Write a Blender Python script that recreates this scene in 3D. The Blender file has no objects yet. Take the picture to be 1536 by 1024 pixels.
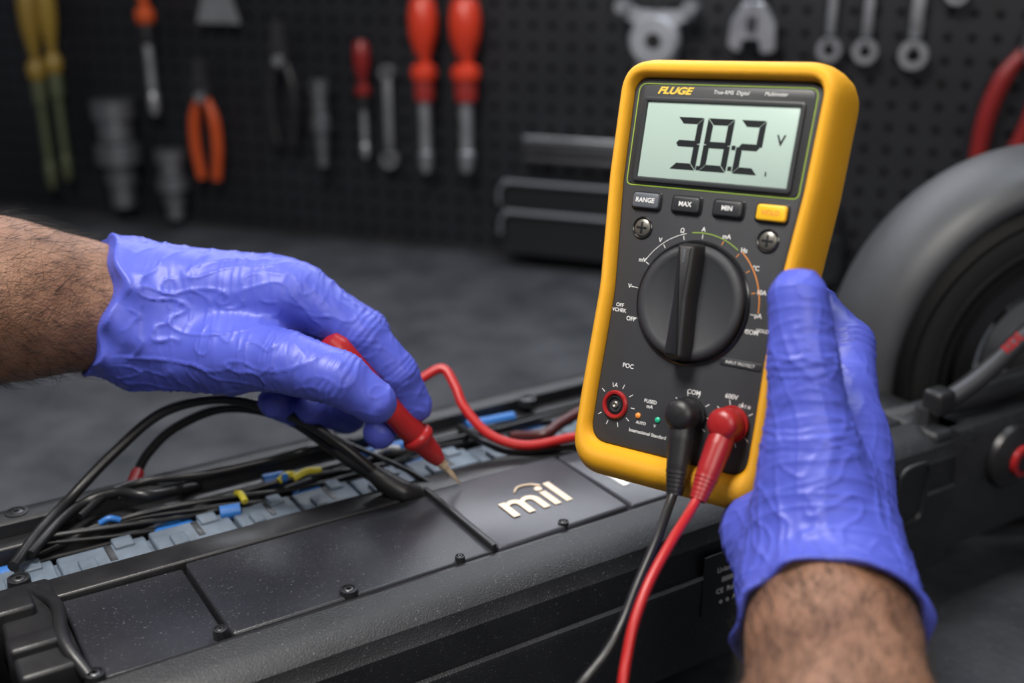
import bpy, bmesh, math, random
import numpy as np
from mathutils import Vector, Matrix, Euler, noise
random.seed(7); np.random.seed(7)
pi=math.pi
# ------------------------------------------------------------------ survey helpers
TH=math.radians(20); H=0.41; FPX=1706.67
CAM=Vector((0,0,H)); Rv=Vector((1,0,0)); Uv=Vector((0,math.sin(TH),math.cos(TH))); Fv=Vector((0,math.cos(TH),-math.sin(TH)))
def P(px,py,t): return CAM+(Fv+Rv*((px-768)/FPX)+Uv*((512-py)/FPX))*t
def hit(px,py,o,n):
    d=P(px,py,1)-CAM; s=(o-CAM).dot(n)/d.dot(n); return CAM+d*s
# ------------------------------------------------------------------ materials
def mat(name,col,rough=.5,metal=0,nscale=0,namt=.0,bump=0,bscale=200,coat=0,sss=0,spec=.5,col2=None,bdist=.001,ridged=False,dust=0):
    m=bpy.data.materials.new(name); m.use_nodes=True; nt=m.node_tree; b=nt.nodes['Principled BSDF']
    b.inputs['Base Color'].default_value=(*col,1); b.inputs['Roughness'].default_value=rough; b.inputs['Metallic'].default_value=metal
    b.inputs['Coat Weight'].default_value=coat; b.inputs['Specular IOR Level'].default_value=spec
    if sss:
        b.inputs['Subsurface Weight'].default_value=sss; b.inputs['Subsurface Scale'].default_value=.004
    tc=nt.nodes.new('ShaderNodeTexCoord')
    if nscale:
        n=nt.nodes.new('ShaderNodeTexNoise'); n.inputs['Scale'].default_value=nscale; n.inputs['Detail'].default_value=6; n.inputs['Roughness'].default_value=.6
        nt.links.new(tc.outputs['Object'],n.inputs['Vector'])
        r=nt.nodes.new('ShaderNodeValToRGB'); r.color_ramp.elements[0].position=.3; r.color_ramp.elements[1].position=.7
        c2=col2 or tuple(min(1,c*(1+namt)) for c in col); c1=tuple(c*(1-namt) for c in col) if not col2 else col
        r.color_ramp.elements[0].color=(*c1,1); r.color_ramp.elements[1].color=(*c2,1)
        nt.links.new(n.outputs['Fac'],r.inputs['Fac']); out=r.outputs['Color']
        if dust:
            n3=nt.nodes.new('ShaderNodeTexNoise'); n3.inputs['Scale'].default_value=dust; n3.inputs['Detail'].default_value=2
            nt.links.new(tc.outputs['Object'],n3.inputs['Vector'])
            r3=nt.nodes.new('ShaderNodeValToRGB'); r3.color_ramp.elements[0].position=.655; r3.color_ramp.elements[1].position=.78
            nt.links.new(n3.outputs['Fac'],r3.inputs['Fac'])
            mx=nt.nodes.new('ShaderNodeMix'); mx.data_type='RGBA'; mx.inputs[7].default_value=(.13,.13,.135,1)
            nt.links.new(r3.outputs['Color'],mx.inputs[0]); nt.links.new(out,mx.inputs[6]); out=mx.outputs[2]
        nt.links.new(out,b.inputs['Base Color'])
        mr=nt.nodes.new('ShaderNodeMapRange'); mr.inputs['To Min'].default_value=max(0,rough-.12); mr.inputs['To Max'].default_value=min(1,rough+.12)
        nt.links.new(n.outputs['Fac'],mr.inputs['Value']); nt.links.new(mr.outputs['Result'],b.inputs['Roughness'])
    if bump:
        n2=nt.nodes.new('ShaderNodeTexNoise'); n2.inputs['Scale'].default_value=bscale; n2.inputs['Detail'].default_value=5
        if ridged: n2.noise_type='RIDGED_MULTIFRACTAL'; n2.inputs['Detail'].default_value=3; n2.inputs['Distortion'].default_value=.6
        nt.links.new(tc.outputs['Object'],n2.inputs['Vector'])
        bp=nt.nodes.new('ShaderNodeBump'); bp.inputs['Strength'].default_value=bump; bp.inputs['Distance'].default_value=bdist
        nt.links.new(n2.outputs['Fac'],bp.inputs['Height']); nt.links.new(bp.outputs['Normal'],b.inputs['Normal'])
    return m
M_glove=mat('nitrile_glove',(.080,.104,.53),.45,nscale=18,namt=.10,bump=.30,bscale=80,sss=.04,spec=.42,bdist=.0008,ridged=True)
M_skin=mat('skin',(.16,.074,.042),.5,nscale=60,bump=.7,bscale=700,sss=.12,col2=(.30,.155,.095))
M_hair=mat('arm_hair',(.010,.006,.004),.6)
M_yel=mat('holster_yellow',(.86,.41,.008),.5,nscale=60,namt=.06,bump=.4,bscale=1800)
M_face=mat('meter_face',(.028,.030,.036),.45,nscale=300,namt=.15,bump=.25,bscale=3000)
M_blk=mat('black_plastic',(.014,.014,.016),.4,nscale=60,namt=.2,bump=.1,bscale=900)
M_blkg=mat('black_gloss',(.012,.012,.014),.22)
M_lcd=mat('lcd_glass',(.42,.54,.49),.25,coat=.3)
M_seg=mat('lcd_segment',(.008,.010,.012),.4)
M_white=mat('print_white',(.75,.75,.75),.5)
M_green=mat('print_green',(.25,.38,.05),.5)
M_gold=mat('print_gold',(.75,.52,.08),.4)
M_orange=mat('print_orange',(.8,.28,.05),.5)
M_btn=mat('button_grey',(.10,.11,.13),.45)
M_btnd=mat('button_dark',(.03,.032,.036),.4)
M_btny=mat('button_yellow',(.85,.48,.02),.4)
M_red=mat('red_plastic',(.31,.013,.015),.32,nscale=80,namt=.1,bump=.08,bscale=600)
M_redc=mat('red_cable',(.42,.013,.013),.35)
M_blkc=mat('black_cable',(.012,.012,.013),.35)
M_brass=mat('probe_metal',(.80,.62,.42),.32,metal=.65)
M_steel=mat('steel',(.40,.41,.44),.38,metal=.75,nscale=30,namt=.15)
M_scr=mat('screw_steel',(.20,.19,.17),.35,metal=.7)
M_dsteel=mat('dark_steel',(.10,.10,.11),.4,metal=.8)
M_deck=mat('deck_black',(.015,.016,.019),.42,nscale=25,namt=.25,bump=.3,bscale=1200,dust=900)
M_cover=mat('cover_black',(.022,.023,.029),.34,nscale=14,namt=.25,bump=.15,bscale=1500,dust=900)
M_coverg=mat('cell_cover_gloss',(.060,.061,.075),.31,nscale=14,namt=.18,bump=.1,bscale=1500,dust=800)
M_hold=mat('cell_holder_grey',(.105,.135,.175),.5,nscale=90,namt=.25,bump=.2,bscale=600)
M_blue=mat('cell_wrap_blue',(.02,.13,.42),.4)
M_wy=mat('wire_yellow',(.58,.49,.04),.45)
M_logo=mat('logo_print',(.82,.66,.50),.4)
M_tire=mat('tire_rubber',(.010,.010,.011),.6,bump=.4,bscale=500)
M_fend=mat('fender_plastic',(.046,.048,.054),.48,nscale=20,namt=.12,bump=.2,bscale=1500)
M_peg=mat('pegboard_black',(.0085,.0095,.0135),.5,nscale=6,namt=.25)
M_back=mat('backing_black',(.0015,.0015,.002),.9)
M_bench=mat('bench_rubber',(.022,.025,.031),.55,nscale=12,bump=.7,bscale=180,col2=(.064,.068,.078),dust=260)
M_floor=mat('floor_concrete',(.10,.10,.10),.7,nscale=4,namt=.2)
M_wall=mat('wall_paint',(.05,.052,.06),.8,nscale=3,namt=.1)
M_tred=mat('tool_red',(.56,.040,.016),.35)
M_tredd=mat('tool_red_dark',(.20,.013,.013),.35)
M_tor=mat('tool_orange',(.48,.070,.016),.35)
M_tyel=mat('tool_yellow',(.24,.155,.025),.4)
M_tgr=mat('shaft_olive',(.10,.115,.065),.4,metal=.3)
# ------------------------------------------------------------------ object helpers
parentM={}
def link(ob,parent=None,world=False):
    bpy.context.collection.objects.link(ob)
    if parent:
        ob.parent=parent
        if world: ob.matrix_parent_inverse=parentM[parent.name].inverted()
    return ob
def empty(name,M=Matrix.Identity(4)):
    e=bpy.data.objects.new(name,None); e.empty_display_size=.02; bpy.context.collection.objects.link(e); e.matrix_world=M; parentM[e.name]=M.copy(); return e
def mesh_obj(name,verts,faces,m,parent=None,world=False,smooth=True,M=None):
    me=bpy.data.meshes.new(name); me.from_pydata([tuple(v) for v in verts],[],[tuple(f) for f in faces]); me.update()
    if smooth: me.polygons.foreach_set('use_smooth',[True]*len(me.polygons))
    ob=bpy.data.objects.new(name,me); me.materials.append(m); link(ob,parent,world)
    if M is not None: ob.matrix_local=M
    return ob
def fixn(ob):
    bm=bmesh.new(); bm.from_mesh(ob.data); bmesh.ops.recalc_face_normals(bm,faces=bm.faces); bm.to_mesh(ob.data); bm.free(); return ob
def autosm(ob,ang=35):
    bm=bmesh.new(); bm.from_mesh(ob.data)
    for e in bm.edges:
        if len(e.link_faces)==2 and e.calc_face_angle(0)>math.radians(ang): e.smooth=False
    for f in bm.faces: f.smooth=True
    bm.to_mesh(ob.data); bm.free(); return ob
def rbox(name,size,loc,bev,m,parent=None,M=None,world=False,segs=3):
    bm=bmesh.new(); bmesh.ops.create_cube(bm,size=1)
    bmesh.ops.scale(bm,vec=size,verts=bm.verts); 
    if bev>0: bmesh.ops.bevel(bm,geom=bm.edges[:],offset=bev,segments=segs,affect='EDGES',profile=.5)
    bmesh.ops.translate(bm,vec=loc,verts=bm.verts)
    if M is not None: bmesh.ops.transform(bm,matrix=M,verts=bm.verts)
    me=bpy.data.meshes.new(name); bm.to_mesh(me); bm.free(); me.materials.append(m)
    ob=bpy.data.objects.new(name,me); link(ob,parent,world); autosm(ob,50); return ob
def lathe(name,prof,m,parent=None,M=None,n=48,a0=0,a1=2*pi,world=False,ang=40):
    full=abs(a1-a0-2*pi)<1e-6; k=n if full else n+1
    V=[];F=[]
    for i in range(k):
        a=a0+(a1-a0)*i/n
        for r,z in prof: V.append(Vector((r*math.cos(a),r*math.sin(a),z)))
    L=len(prof)
    for i in range(n):
        j=(i+1)%k
        for q in range(L-1): F.append((i*L+q,j*L+q,j*L+q+1,i*L+q+1))
    if not full:
        F.append(tuple(range(L))); F.append(tuple(reversed([n*L+q for q in range(L)])))
    if M is not None: V=[M@v for v in V]
    ob=mesh_obj(name,V,F,m,parent,world)
    bm=bmesh.new(); bm.from_mesh(ob.data); bmesh.ops.remove_doubles(bm,verts=bm.verts,dist=1e-6); bmesh.ops.recalc_face_normals(bm,faces=bm.faces); bm.to_mesh(ob.data); bm.free()
    return autosm(ob,ang)
def frame(o,z,x=None):
    z=Vector(z).normalized(); x=Vector(x) if x is not None else (Vector((1,0,0)) if abs(z.x)<.9 else Vector((0,1,0)))
    y=z.cross(x).normalized(); x=y.cross(z)
    return Matrix.Translation(o)@Matrix((x,y,z)).transposed().to_4x4()
def catmull(pts,n=10):
    pts=[Vector(p) for p in pts]; q=[pts[0]*2-pts[1]]+pts+[pts[-1]*2-pts[-2]]; out=[]
    for i in range(1,len(q)-2):
        for s in range(n):
            t=s/n; a,b,c,d=q[i-1:i+3]
            out.append(.5*((2*b)+(c-a)*t+(2*a-5*b+4*c-d)*t*t+(3*b-3*c+d-a)*t**3))
    out.append(q[-2]); return out
def tube(name,pts,r,m,parent=None,world=False,n=12,sub=10,radii=None,flat=None):
    C=catmull(pts,sub); N=len(C); V=[];F=[]
    T=[(C[min(i+1,N-1)]-C[max(i-1,0)]).normalized() for i in range(N)]
    x=T[0].orthogonal().normalized()
    for i in range(N):
        x=(x-T[i]*x.dot(T[i])).normalized(); y=T[i].cross(x)
        rr=r
        if radii:
            s=i/(N-1)*(len(radii)-1); k=min(int(s),len(radii)-2); rr=radii[k]+(radii[k+1]-radii[k])*(s-k)
        for j in range(n):
            a=2*pi*j/n; V.append(C[i]+x*rr*math.cos(a)+y*rr*math.sin(a))
    for i in range(N-1):
        for j in range(n): F.append((i*n+j,i*n+(j+1)%n,(i+1)*n+(j+1)%n,(i+1)*n+j))
    F.append(tuple(reversed(range(n)))); F.append(tuple((N-1)*n+j for j in range(n)))
    ob=mesh_obj(name,V,F,m,parent,world); return autosm(ob,60)
def rpoly(pts,rad,seg=8):
    out=[];n=len(pts)
    for i in range(n):
        p=Vector(pts[i]); a=Vector(pts[i-1]); b=Vector(pts[(i+1)%n]); r=rad[i] if isinstance(rad,(list,tuple)) else rad
        d1=(a-p).normalized(); d2=(b-p).normalized(); ang=d1.angle(d2)
        L=min(r/math.tan(ang/2),(a-p).length*.48,(b-p).length*.48)
        s=p+d1*L; e=p+d2*L
        for k in range(seg+1):
            t=k/seg; out.append((1-t)**2*s+2*t*(1-t)*p+t*t*e)
    return out
def offs(loop,d):
    n=len(loop); out=[]
    A=sum(loop[i].x*loop[(i+1)%n].y-loop[(i+1)%n].x*loop[i].y for i in range(n)); sg=1 if A>0 else -1
    for i in range(n):
        t=(loop[(i+1)%n]-loop[i-1]).normalized(); nn=Vector((-t.y,t.x))*sg; out.append(loop[i]+nn*d)
    return out
def loft_loops(name,rings,m,parent=None,M=None,capa=True,capb=True,ang=40,world=False):
    V=[];F=[];n=len(rings[0][0])
    for lp,z in rings:
        for p in lp: V.append(Vector((p.x,p.y,z)))
    for i in range(len(rings)-1):
        for j in range(n): F.append((i*n+j,i*n+(j+1)%n,(i+1)*n+(j+1)%n,(i+1)*n+j))
    if capa: F.append(tuple(reversed(range(n))))
    if capb: F.append(tuple((len(rings)-1)*n+j for j in range(n)))
    if M is not None: V=[M@v for v in V]
    ob=mesh_obj(name,V,F,m,parent,world); fixn(ob); return autosm(ob,ang)
def loft(name,loop,rings,m,parent=None,M=None,capa=True,capb=True,ang=40,world=False):
    return loft_loops(name,[(offs(loop,i),z) for i,z in rings],m,parent,M,capa,capb,ang,world)
def text(name,s,size,loc,m,parent,M=None,ext=.0002,align='CENTER',shear=0,bold=0,sx=1):
    cu=bpy.data.curves.new(name,'FONT'); cu.body=s; cu.size=size; cu.extrude=ext; cu.align_x=align; cu.align_y='CENTER'; cu.shear=shear; cu.offset=bold; cu.resolution_u=4
    cu.materials.append(m); ob=bpy.data.objects.new(name,cu); link(ob,parent)
    ob.matrix_local=(M if M is not None else Matrix.Identity(4))@Matrix.Translation(loc)@Matrix.Diagonal((sx,1,1,1)); return ob
# ------------------------------------------------------------------ implicit surfaces (hands)
def rc(p,a,b,r1,r2):
    a=np.array(a,dtype=np.float32); b=np.array(b,dtype=np.float32); ba=b-a; L=float(ba@ba)+1e-12
    h=np.clip(((p-a)@ba)/L,0,1); d=p-a-h[...,None]*ba
    return np.sqrt((d*d).sum(-1))-(r1+(r2-r1)*h)
def smin(a,b,k):
    h=np.clip(.5+.5*(b-a)/k,0,1); return b*(1-h)+a*h-k*h*(1-h)
def surfnet(func,lo,hi,res):
    lo=np.array(lo);hi=np.array(hi); n=np.ceil((hi-lo)/res).astype(int)+1
    xs=[lo[i]+np.arange(n[i])*res for i in range(3)]
    G=np.stack(np.meshgrid(*xs,indexing='ij'),-1).astype(np.float32)
    v=func(G); s=v<0
    cn=tuple(n-1); acc=np.zeros(cn+(3,),np.float32); cnt=np.zeros(cn,np.float32)
    cor=[(i,j,k) for i in(0,1) for j in(0,1) for k in(0,1)]
    sl=lambda o:(slice(o[0],o[0]+cn[0]),slice(o[1],o[1]+cn[1]),slice(o[2],o[2]+cn[2]))
    for c in cor:
        for ax in range(3):
            if c[ax]==0:
                d=list(c); d[ax]=1; va=v[sl(c)]; vb=v[sl(d)]; m=(va<0)!=(vb<0)
                t=np.where(m,va/np.where(m,va-vb,1),0)
                for q in range(3):
                    acc[...,q]+=np.where(m,c[q]+(t if q==ax else 0),0)
                cnt+=m
    act=cnt>0; idx=-np.ones(cn,int); ids=np.argwhere(act); idx[act]=np.arange(len(ids))
    V=lo+(ids+acc[act]/cnt[act][:,None])*res
    F=[]
    for ax in range(3):
        o1,o2=[(1,2),(2,0),(0,1)][ax]
        A=[slice(None)]*3; B=[slice(None)]*3; A[ax]=slice(0,n[ax]-1); B[ax]=slice(1,n[ax])
        for o in(o1,o2): A[o]=slice(1,n[o]-1); B[o]=slice(1,n[o]-1)
        a=s[tuple(A)]; b=s[tuple(B)]
        e=np.argwhere(a!=b); sg=a[a!=b]
        e[:,o1]+=1; e[:,o2]+=1
        def ix(d1,d2):
            q=e.copy(); q[:,o1]-=d1; q[:,o2]-=d2; return idx[q[:,0],q[:,1],q[:,2]]
        Q=np.stack([ix(1,1),ix(0,1),ix(0,0),ix(1,0)],-1); Q[~sg]=Q[~sg][:,::-1]; F.append(Q)
    return V,np.concatenate(F)
def blob(name,func,lo,hi,res,m,parent,disp=None,smooth=2):
    V,F=surfnet(func,lo,hi,res)
    me=bpy.data.meshes.new(name); me.from_pydata(V.tolist(),[],F.tolist()); me.update()
    bm=bmesh.new(); bm.from_mesh(me)
    for _ in range(smooth): bmesh.ops.smooth_vert(bm,verts=bm.verts,factor=.5,use_axis_x=True,use_axis_y=True,use_axis_z=True)
    bm.normal_update()
    if disp:
        for v in bm.verts: v.co+=v.normal*disp(v.co)
    for f in bm.faces: f.smooth=True
    bm.to_mesh(me); bm.free(); me.materials.append(m)
    ob=bpy.data.objects.new(name,me); link(ob,parent,True); return ob
def ridge(p,e=3):
    return (1-abs(noise.noise(p)))**e
def build_hand(name,palm,fingers,cuff_c,cuff_d,cuff_r,arm,main_dir,res=.0010,kpalm=.010,tilt=(0,0,0)):
    """palm: list of (a,b,r1,r2); fingers: list of chains [(pt,r)...]; cuff_d points up the arm."""
    root=empty(name,Matrix.Translation(cuff_c)); cd=Vector(cuff_d).normalized(); pn=(cd+Vector(tilt)).normalized()
    pts=[(Vector(a),r) for s in palm for a,r in((s[0],s[2]),(s[1],s[3]))]+[(Vector(p),r) for f in fingers for p,r in f]
    lo=[min(p[i]-r for p,r in pts)-.010 for i in range(3)]; hi=[max(p[i]+r for p,r in pts)+.010 for i in range(3)]
    cc=np.array(cuff_c,dtype=np.float32); cdn=np.array(pn,dtype=np.float32)
    def f(G):
        d=None
        for a,b,r1,r2 in palm:
            q=rc(G,a,b,r1,r2); d=q if d is None else smin(d,q,kpalm)
        F=None
        for ch in fingers:
            c=None
            for i in range(len(ch)-1):
                q=rc(G,ch[i][0],ch[i+1][0],ch[i][1],ch[i+1][1]); c=q if c is None else smin(c,q,.003)
            F=c if F is None else smin(F,c,.0013)
        d=smin(d,F,.006)
        pl=(G-cc)@cdn+.0018*np.sin(G[...,0]*130)+.0018*np.sin(G[...,2]*170+G[...,1]*90)
        fl=.0035*np.exp(np.clip(pl,-1,0)/.009)*(1+.45*np.sin(G[...,2]*230+G[...,0]*190))
        d=d-fl
        shell=np.maximum(d,pl)
        ax=rc(G,cuff_c+cd*-.014,cuff_c+cd*.05,cuff_r-.0032,cuff_r-.0014)-fl
        shell=np.maximum(shell,-ax)
        bead=np.sqrt((d+.0010)**2+(pl+.0008)**2)-.0013
        return np.minimum(shell,bead)
    md=Vector(main_dir).normalized(); joints=[]
    for ch in fingers:
        for i in range(1,len(ch)-1):
            joints.append((Vector(ch[i][0]),(Vector(ch[i+1][0])-Vector(ch[i-1][0])).normalized(),ch[i][1]))
    def disp(p):
        s=(p-cuff_c).dot(-pn); al=p.dot(md); q=p-md*al
        near=math.exp(-max(0,s)/.05); fade=min(1,max(0,(s-.003)/.010))
        wv=Vector((noise.noise(p*22),noise.noise(p*22+Vector((9,3,1))),0))
        w=Vector((al*14,0,0))+q*95+wv*1.5
        d=.0013*(near+.14)*(ridge(w,16)-.10)
        w2=Vector((p.x*65+p.z*56,p.y*50,p.z*72-p.x*56)); d+=.0008*(.3+near)*(ridge(w2,16)-.10)
        w3=md*(al*165)+q*21+wv*.8; d+=.0007*(near+.32)*(ridge(w3,9)-.18)
        d+=.0006*noise.noise(p*30)
        d*=fade
        for j,t,r in joints:
            v=p-j; L=v.length
            if L<r*1.8:
                u=v.dot(t); f=1-L/(r*1.8)
                for o in(-.005,-.002,.001,.004): d-=.0010*f*math.exp(-((u-o+.0016*noise.noise(p*120))/.0008)**2)
        return d
    blob('glove',f,lo,hi,res,M_glove,root,disp,smooth=1)
    apt=[(Vector(p),r) for p,r in arm]
    lo=[min(p[i]-r for p,r in apt)-.005 for i in range(3)]; hi=[max(p[i]+r for p,r in apt)+.005 for i in range(3)]
    def fa(G):
        c=None
        for i in range(len(apt)-1):
            q=rc(G,apt[i][0],apt[i+1][0],apt[i][1],apt[i+1][1]); c=q if c is None else smin(c,q,.02)
        return c
    def da(p): return .0012*noise.noise(p*30)+.0005*ridge(p*90,4)
    ob=blob('forearm',fa,lo,hi,.003,M_skin,root,da,smooth=2)
    me=ob.data; V=[];F=[]; polys=[p for p in me.polygons if .002<(p.center-cuff_c).dot(cd)<.17]
    for _ in range(3800):
        pl=random.choice(polys)
        nrm=pl.normal; base=pl.center+Vector([random.uniform(-.0015,.0015) for _ in range(3)])
        tdir=(-cd*.8+Vector([random.uniform(-.7,.7) for _ in range(3)])); tdir=(tdir-nrm*tdir.dot(nrm)).normalized()
        L=random.uniform(.007,.017); side=nrm.cross(tdir).normalized()*.0001; b0=len(V)
        for k in range(5):
            t=k/4; c=base+tdir*L*t+nrm*(L*.55*(t-.5*t*t))-nrm*.0004; wd=(1-t*.8)
            V+= [c-side*wd,c+side*wd,c+nrm*.00012*wd]
        for k in range(4):
            for j in range(3): F.append((b0+k*3+j,b0+k*3+(j+1)%3,b0+k*3+3+(j+1)%3,b0+k*3+3+j))
    mesh_obj('arm_hair',V,F,M_hair,root,True)
    return root
# ================================================================== ROOM
O_w=Vector((.114,1.423,0)); wx=Vector((.9375,-.348,0)).normalized(); wy=Vector((-wx.y,wx.x,0)); WM=Matrix.Translation(O_w)@Matrix((wx,wy,Vector((0,0,1)))).transposed().to_4x4(); WMi=WM.inverted()
def wl(px,py,off=.02): return WMi@hit(px,py,O_w-wy*off,wy)
rbox('floor',(6,6,.05),(0,0,-.925),0,M_floor)
ob=rbox('wall_back',(5,.1,2.9),(0,.075,.55),0,M_wall); ob.matrix_world=WM
bench=empty('workbench',WM)
rbox('bench_top',(3.0,1.75,.045),(0,-.873,-.0225),.004,M_bench,bench)
for i,(x,y) in enumerate([(-1.4,-.1),(1.4,-.1),(-1.4,-1.6),(1.4,-1.6)]): rbox('leg_%d'%(i+1),(.07,.07,.855),(x,y,-.4725),.004,M_dsteel,bench)
rbox('apron',(2.8,.03,.1),(0,-1.6,-.095),.003,M_dsteel,bench)
V=[];F=[]; sp=.0254; nx,nz=92,34; x0=-1.25; hr=.0044
for i in range(nx):
    for k in range(nz):
        cx=x0+(i+.5)*sp; cz=.004+(k+.5)*sp; b=len(V)
        for (sx,sz) in((1,0),(1,1),(0,1),(-1,1),(-1,0),(-1,-1),(0,-1),(1,-1)): V.append((cx+sx*sp/2,0,cz+sz*sp/2))
        for q in range(8): a=q*pi/4; V.append((cx+hr*math.cos(a),0,cz+hr*math.sin(a)))
        for q in range(8): a=q*pi/4; V.append((cx+hr*math.cos(a),.006,cz+hr*math.sin(a)))
        for q in range(8):
            r=(q+1)%8; F.append((b+q,b+r,b+8+r,b+8+q)); F.append((b+8+q,b+8+r,b+16+r,b+16+q))
peg=empty('pegboard',WM)
mesh_obj('perforated_panel',V,F,M_peg,peg,smooth=False)
rbox('backing',(nx*sp,.006,nz*sp),(x0+nx*sp/2,.013,.004+nz*sp/2),0,M_back,peg)
rbox('frame_rail',(nx*sp,.012,.006),(x0+nx*sp/2,0,.003),.001,M_blk,peg)
def tool(name,px,py,off=.025):
    p=wl(px,py,off); M=WM@Matrix.Translation((p.x,-off,p.z)); return empty(name,M)
def hook(parent,z,off):
    tube('hook',[(0,off-.001,z+.004),(0,0,z),(0,-.012,z+.001),(0,-.016,z+.009)],.0018,M_dsteel,parent,sub=4,n=8)
M_grip2=mat('grip_red_dark',(.26,.022,.018),.4)
def screwdriver(px,pyTop,pyBot,m,m2,k=1.0,shaft=None):
    a=wl(px,pyTop,.03).z; b=wl(px,pyBot,.03).z; L=a-b; t=tool('screwdriver',px,pyTop,.03); g=L/.235
    h=[(0,0),(11,-1),(16,-8),(19,-28),(18,-50),(13,-68),(8.5,-80),(8.5,-86),(16,-91),(17.5,-100),(16,-107),(12,-110),(0,-110)]
    lathe('handle',[(r*.001*k,z*.001*g) for r,z in h],m,t,n=24)
    lathe('collar',[(0,-.109*g),(.0125*k,-.109*g),(.0135*k,-.118*g),(.0125*k,-.136*g),(0,-.136*g)],m2,t,n=20)
    lathe('shaft',[(0,-.135*g),(.0082*k,-.135*g),(.0078*k,-.20*g),(.0078*k,-.205*g),(.0095*k,-.207*g),(.0095*k,-.226*g),(.006*k,-L),(0,-L)],shaft or M_steel,t,n=16)
    hook(t,-.083*g,.03)
    return t
screwdriver(633,-6,258,M_tred,M_grip2,1.0)
screwdriver(697,-4,258,M_tred,M_grip2,1.08)
screwdriver(36,-30,278,M_tyel,M_tgr,.8,M_tgr); screwdriver(62,-38,266,M_tyel,M_tgr,.75,M_tgr)
screwdriver(205,-90,170,M_tor,M_blk,.8); screwdriver(541,60,236,M_tredd,M_blk,.6)
def wrench(px,pyTop,pyBot,rr,wd,m=M_steel,both=False,name='combination_wrench'):
    a=wl(px,pyTop,.02).z; b=wl(px,pyBot,.02).z; L=a-b; t=tool(name,px,pyTop,.02); k=rr
    lathe('ring_end',[(k*.5,-.005),(k*.95,-.005),(k,-.003),(k,.003),(k*.95,.005),(k*.5,.005),(k*.5,-.005)],m,t,M=Matrix.Translation((0,0,-L+k))@Matrix.Rotation(pi/2,4,'X'),n=24)
    rbox('shank',(wd,.005,L-2*k),(0,0,-(L-2*k)/2+.002),.0015,m,t)
    if both: lathe('ring_end_top',[(k*.5,-.005),(k*.8,-.005),(k*.8,.005),(k*.5,.005),(k*.5,-.005)],m,t,M=Matrix.Translation((0,0,k*.8))@Matrix.Rotation(pi/2,4,'X'),n=24)
    else:
        pts=[]
        for i in range(13): a2=math.radians(125)+math.radians(290)*i/12; pts.append(Vector((k*1.15*math.cos(a2),k*1.15*math.sin(a2))))
        for i in range(13): a2=math.radians(415)-math.radians(290)*i/12; pts.append(Vector((k*.6*math.cos(a2),k*.6*math.sin(a2))))
        loft('open_jaw',pts,[(0,-.004),(0,.004)],m,t,M=Matrix.Translation((0,0,k*1.0))@Matrix.Rotation(pi/2,4,'X'))
    hook(t,-L+k*1.3,.02); return t
wrench(1256,-60,94,.0138,.009); wrench(1313,-70,97,.0138,.010); wrench(1389,-80,106,.0160,.013)
wrench(581,120,252,.012,.011,M_steel,True,'ring_wrench')
wrench(1446,-90,8,.012,.009)
aw=tool('adjustable_wrench',1128,45,.03)
rbox('handle',(.018,.009,.13),(0,0,.085),.003,M_steel,aw)
loft('head',rpoly([(-.012,.03),(.012,.03),(.026,.008),(.028,-.022),(.012,-.026),(.009,-.010),(-.009,-.010),(-.012,-.026),(-.026,-.018),(-.024,.008)],.004,4),[(.001,-.006),(0,-.005),(0,.005),(.001,.006)],M_steel,aw,M=Matrix.Rotation(pi/2,4,'X'))
lathe('worm_screw',[(0,-.008),(.006,-.008),(.006,.008),(0,.008)],M_dsteel,aw,M=Matrix.Translation((0,-.006,.008)),n=16)
hook(aw,.03,.03)
M_alu=mat('cast_aluminium',(.32,.33,.36),.45,metal=.3,nscale=30,namt=.15)
bp_=tool('bearing_puller',985,50,.03)
loft('crossbar',rpoly([(-.045,.034),(-.02,.026),(.02,.026),(.045,.034),(.045,.020),(.02,.008),(-.02,.008),(-.045,.020)],.004,4),[(0,-.006),(0,.006)],M_alu,bp_,M=Matrix.Rotation(pi/2,4,'X'))
for i,x in enumerate((-.04,.04)): lathe('bolt_%d'%i,[(0,-.012),(.009,-.012),(.009,.012),(0,.012)],M_steel,bp_,M=Matrix.Translation((x,-.004,.030))@Matrix.Rotation(pi/2,4,'X'),n=6)
lathe('disc',[(.009,-.004),(.009,-.006),(.010,-.009),(.026,-.009),(.030,-.004),(.030,.006),(0,.006)],M_alu,bp_,M=Matrix.Translation((0,-.009,-.008))@Matrix.Rotation(-pi/2,4,'X'),n=32)
lathe('disc_bore',[(0,-.003),(.0095,-.003),(.0095,.003),(0,.003)],M_blk,bp_,M=Matrix.Translation((0,-.013,-.008))@Matrix.Rotation(pi/2,4,'X'),n=24)
rbox('body',(.05,.01,.05),(0,.004,-.018),.004,M_alu,bp_); hook(bp_,.03,.03)
M_sock=mat('socket_chrome',(.24,.25,.27),.35,metal=.8)
def sockets(px,pyT,pyB,r):
    a=wl(px,pyT,.035).z; b=wl(px,pyB,.035).z; L=a-b; t=tool('socket_stack',px,pyT,.035); pr=[(0,0)]; z=0; k=0
    while z<L-.005:
        h=L/4.3; q=r*(1,.82,1.05,.75,.6)[k%5]; pr+=[(q,-z),(q,-z-h*.8),(q*.8,-z-h*.85)]; z+=h; k+=1
    pr.append((0,-z)); lathe('sockets',pr,M_sock,t,n=28); hook(t,-.01,.035)
sockets(168,150,290,.030); sockets(254,225,315,.021); sockets(478,120,235,.012)
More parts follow.
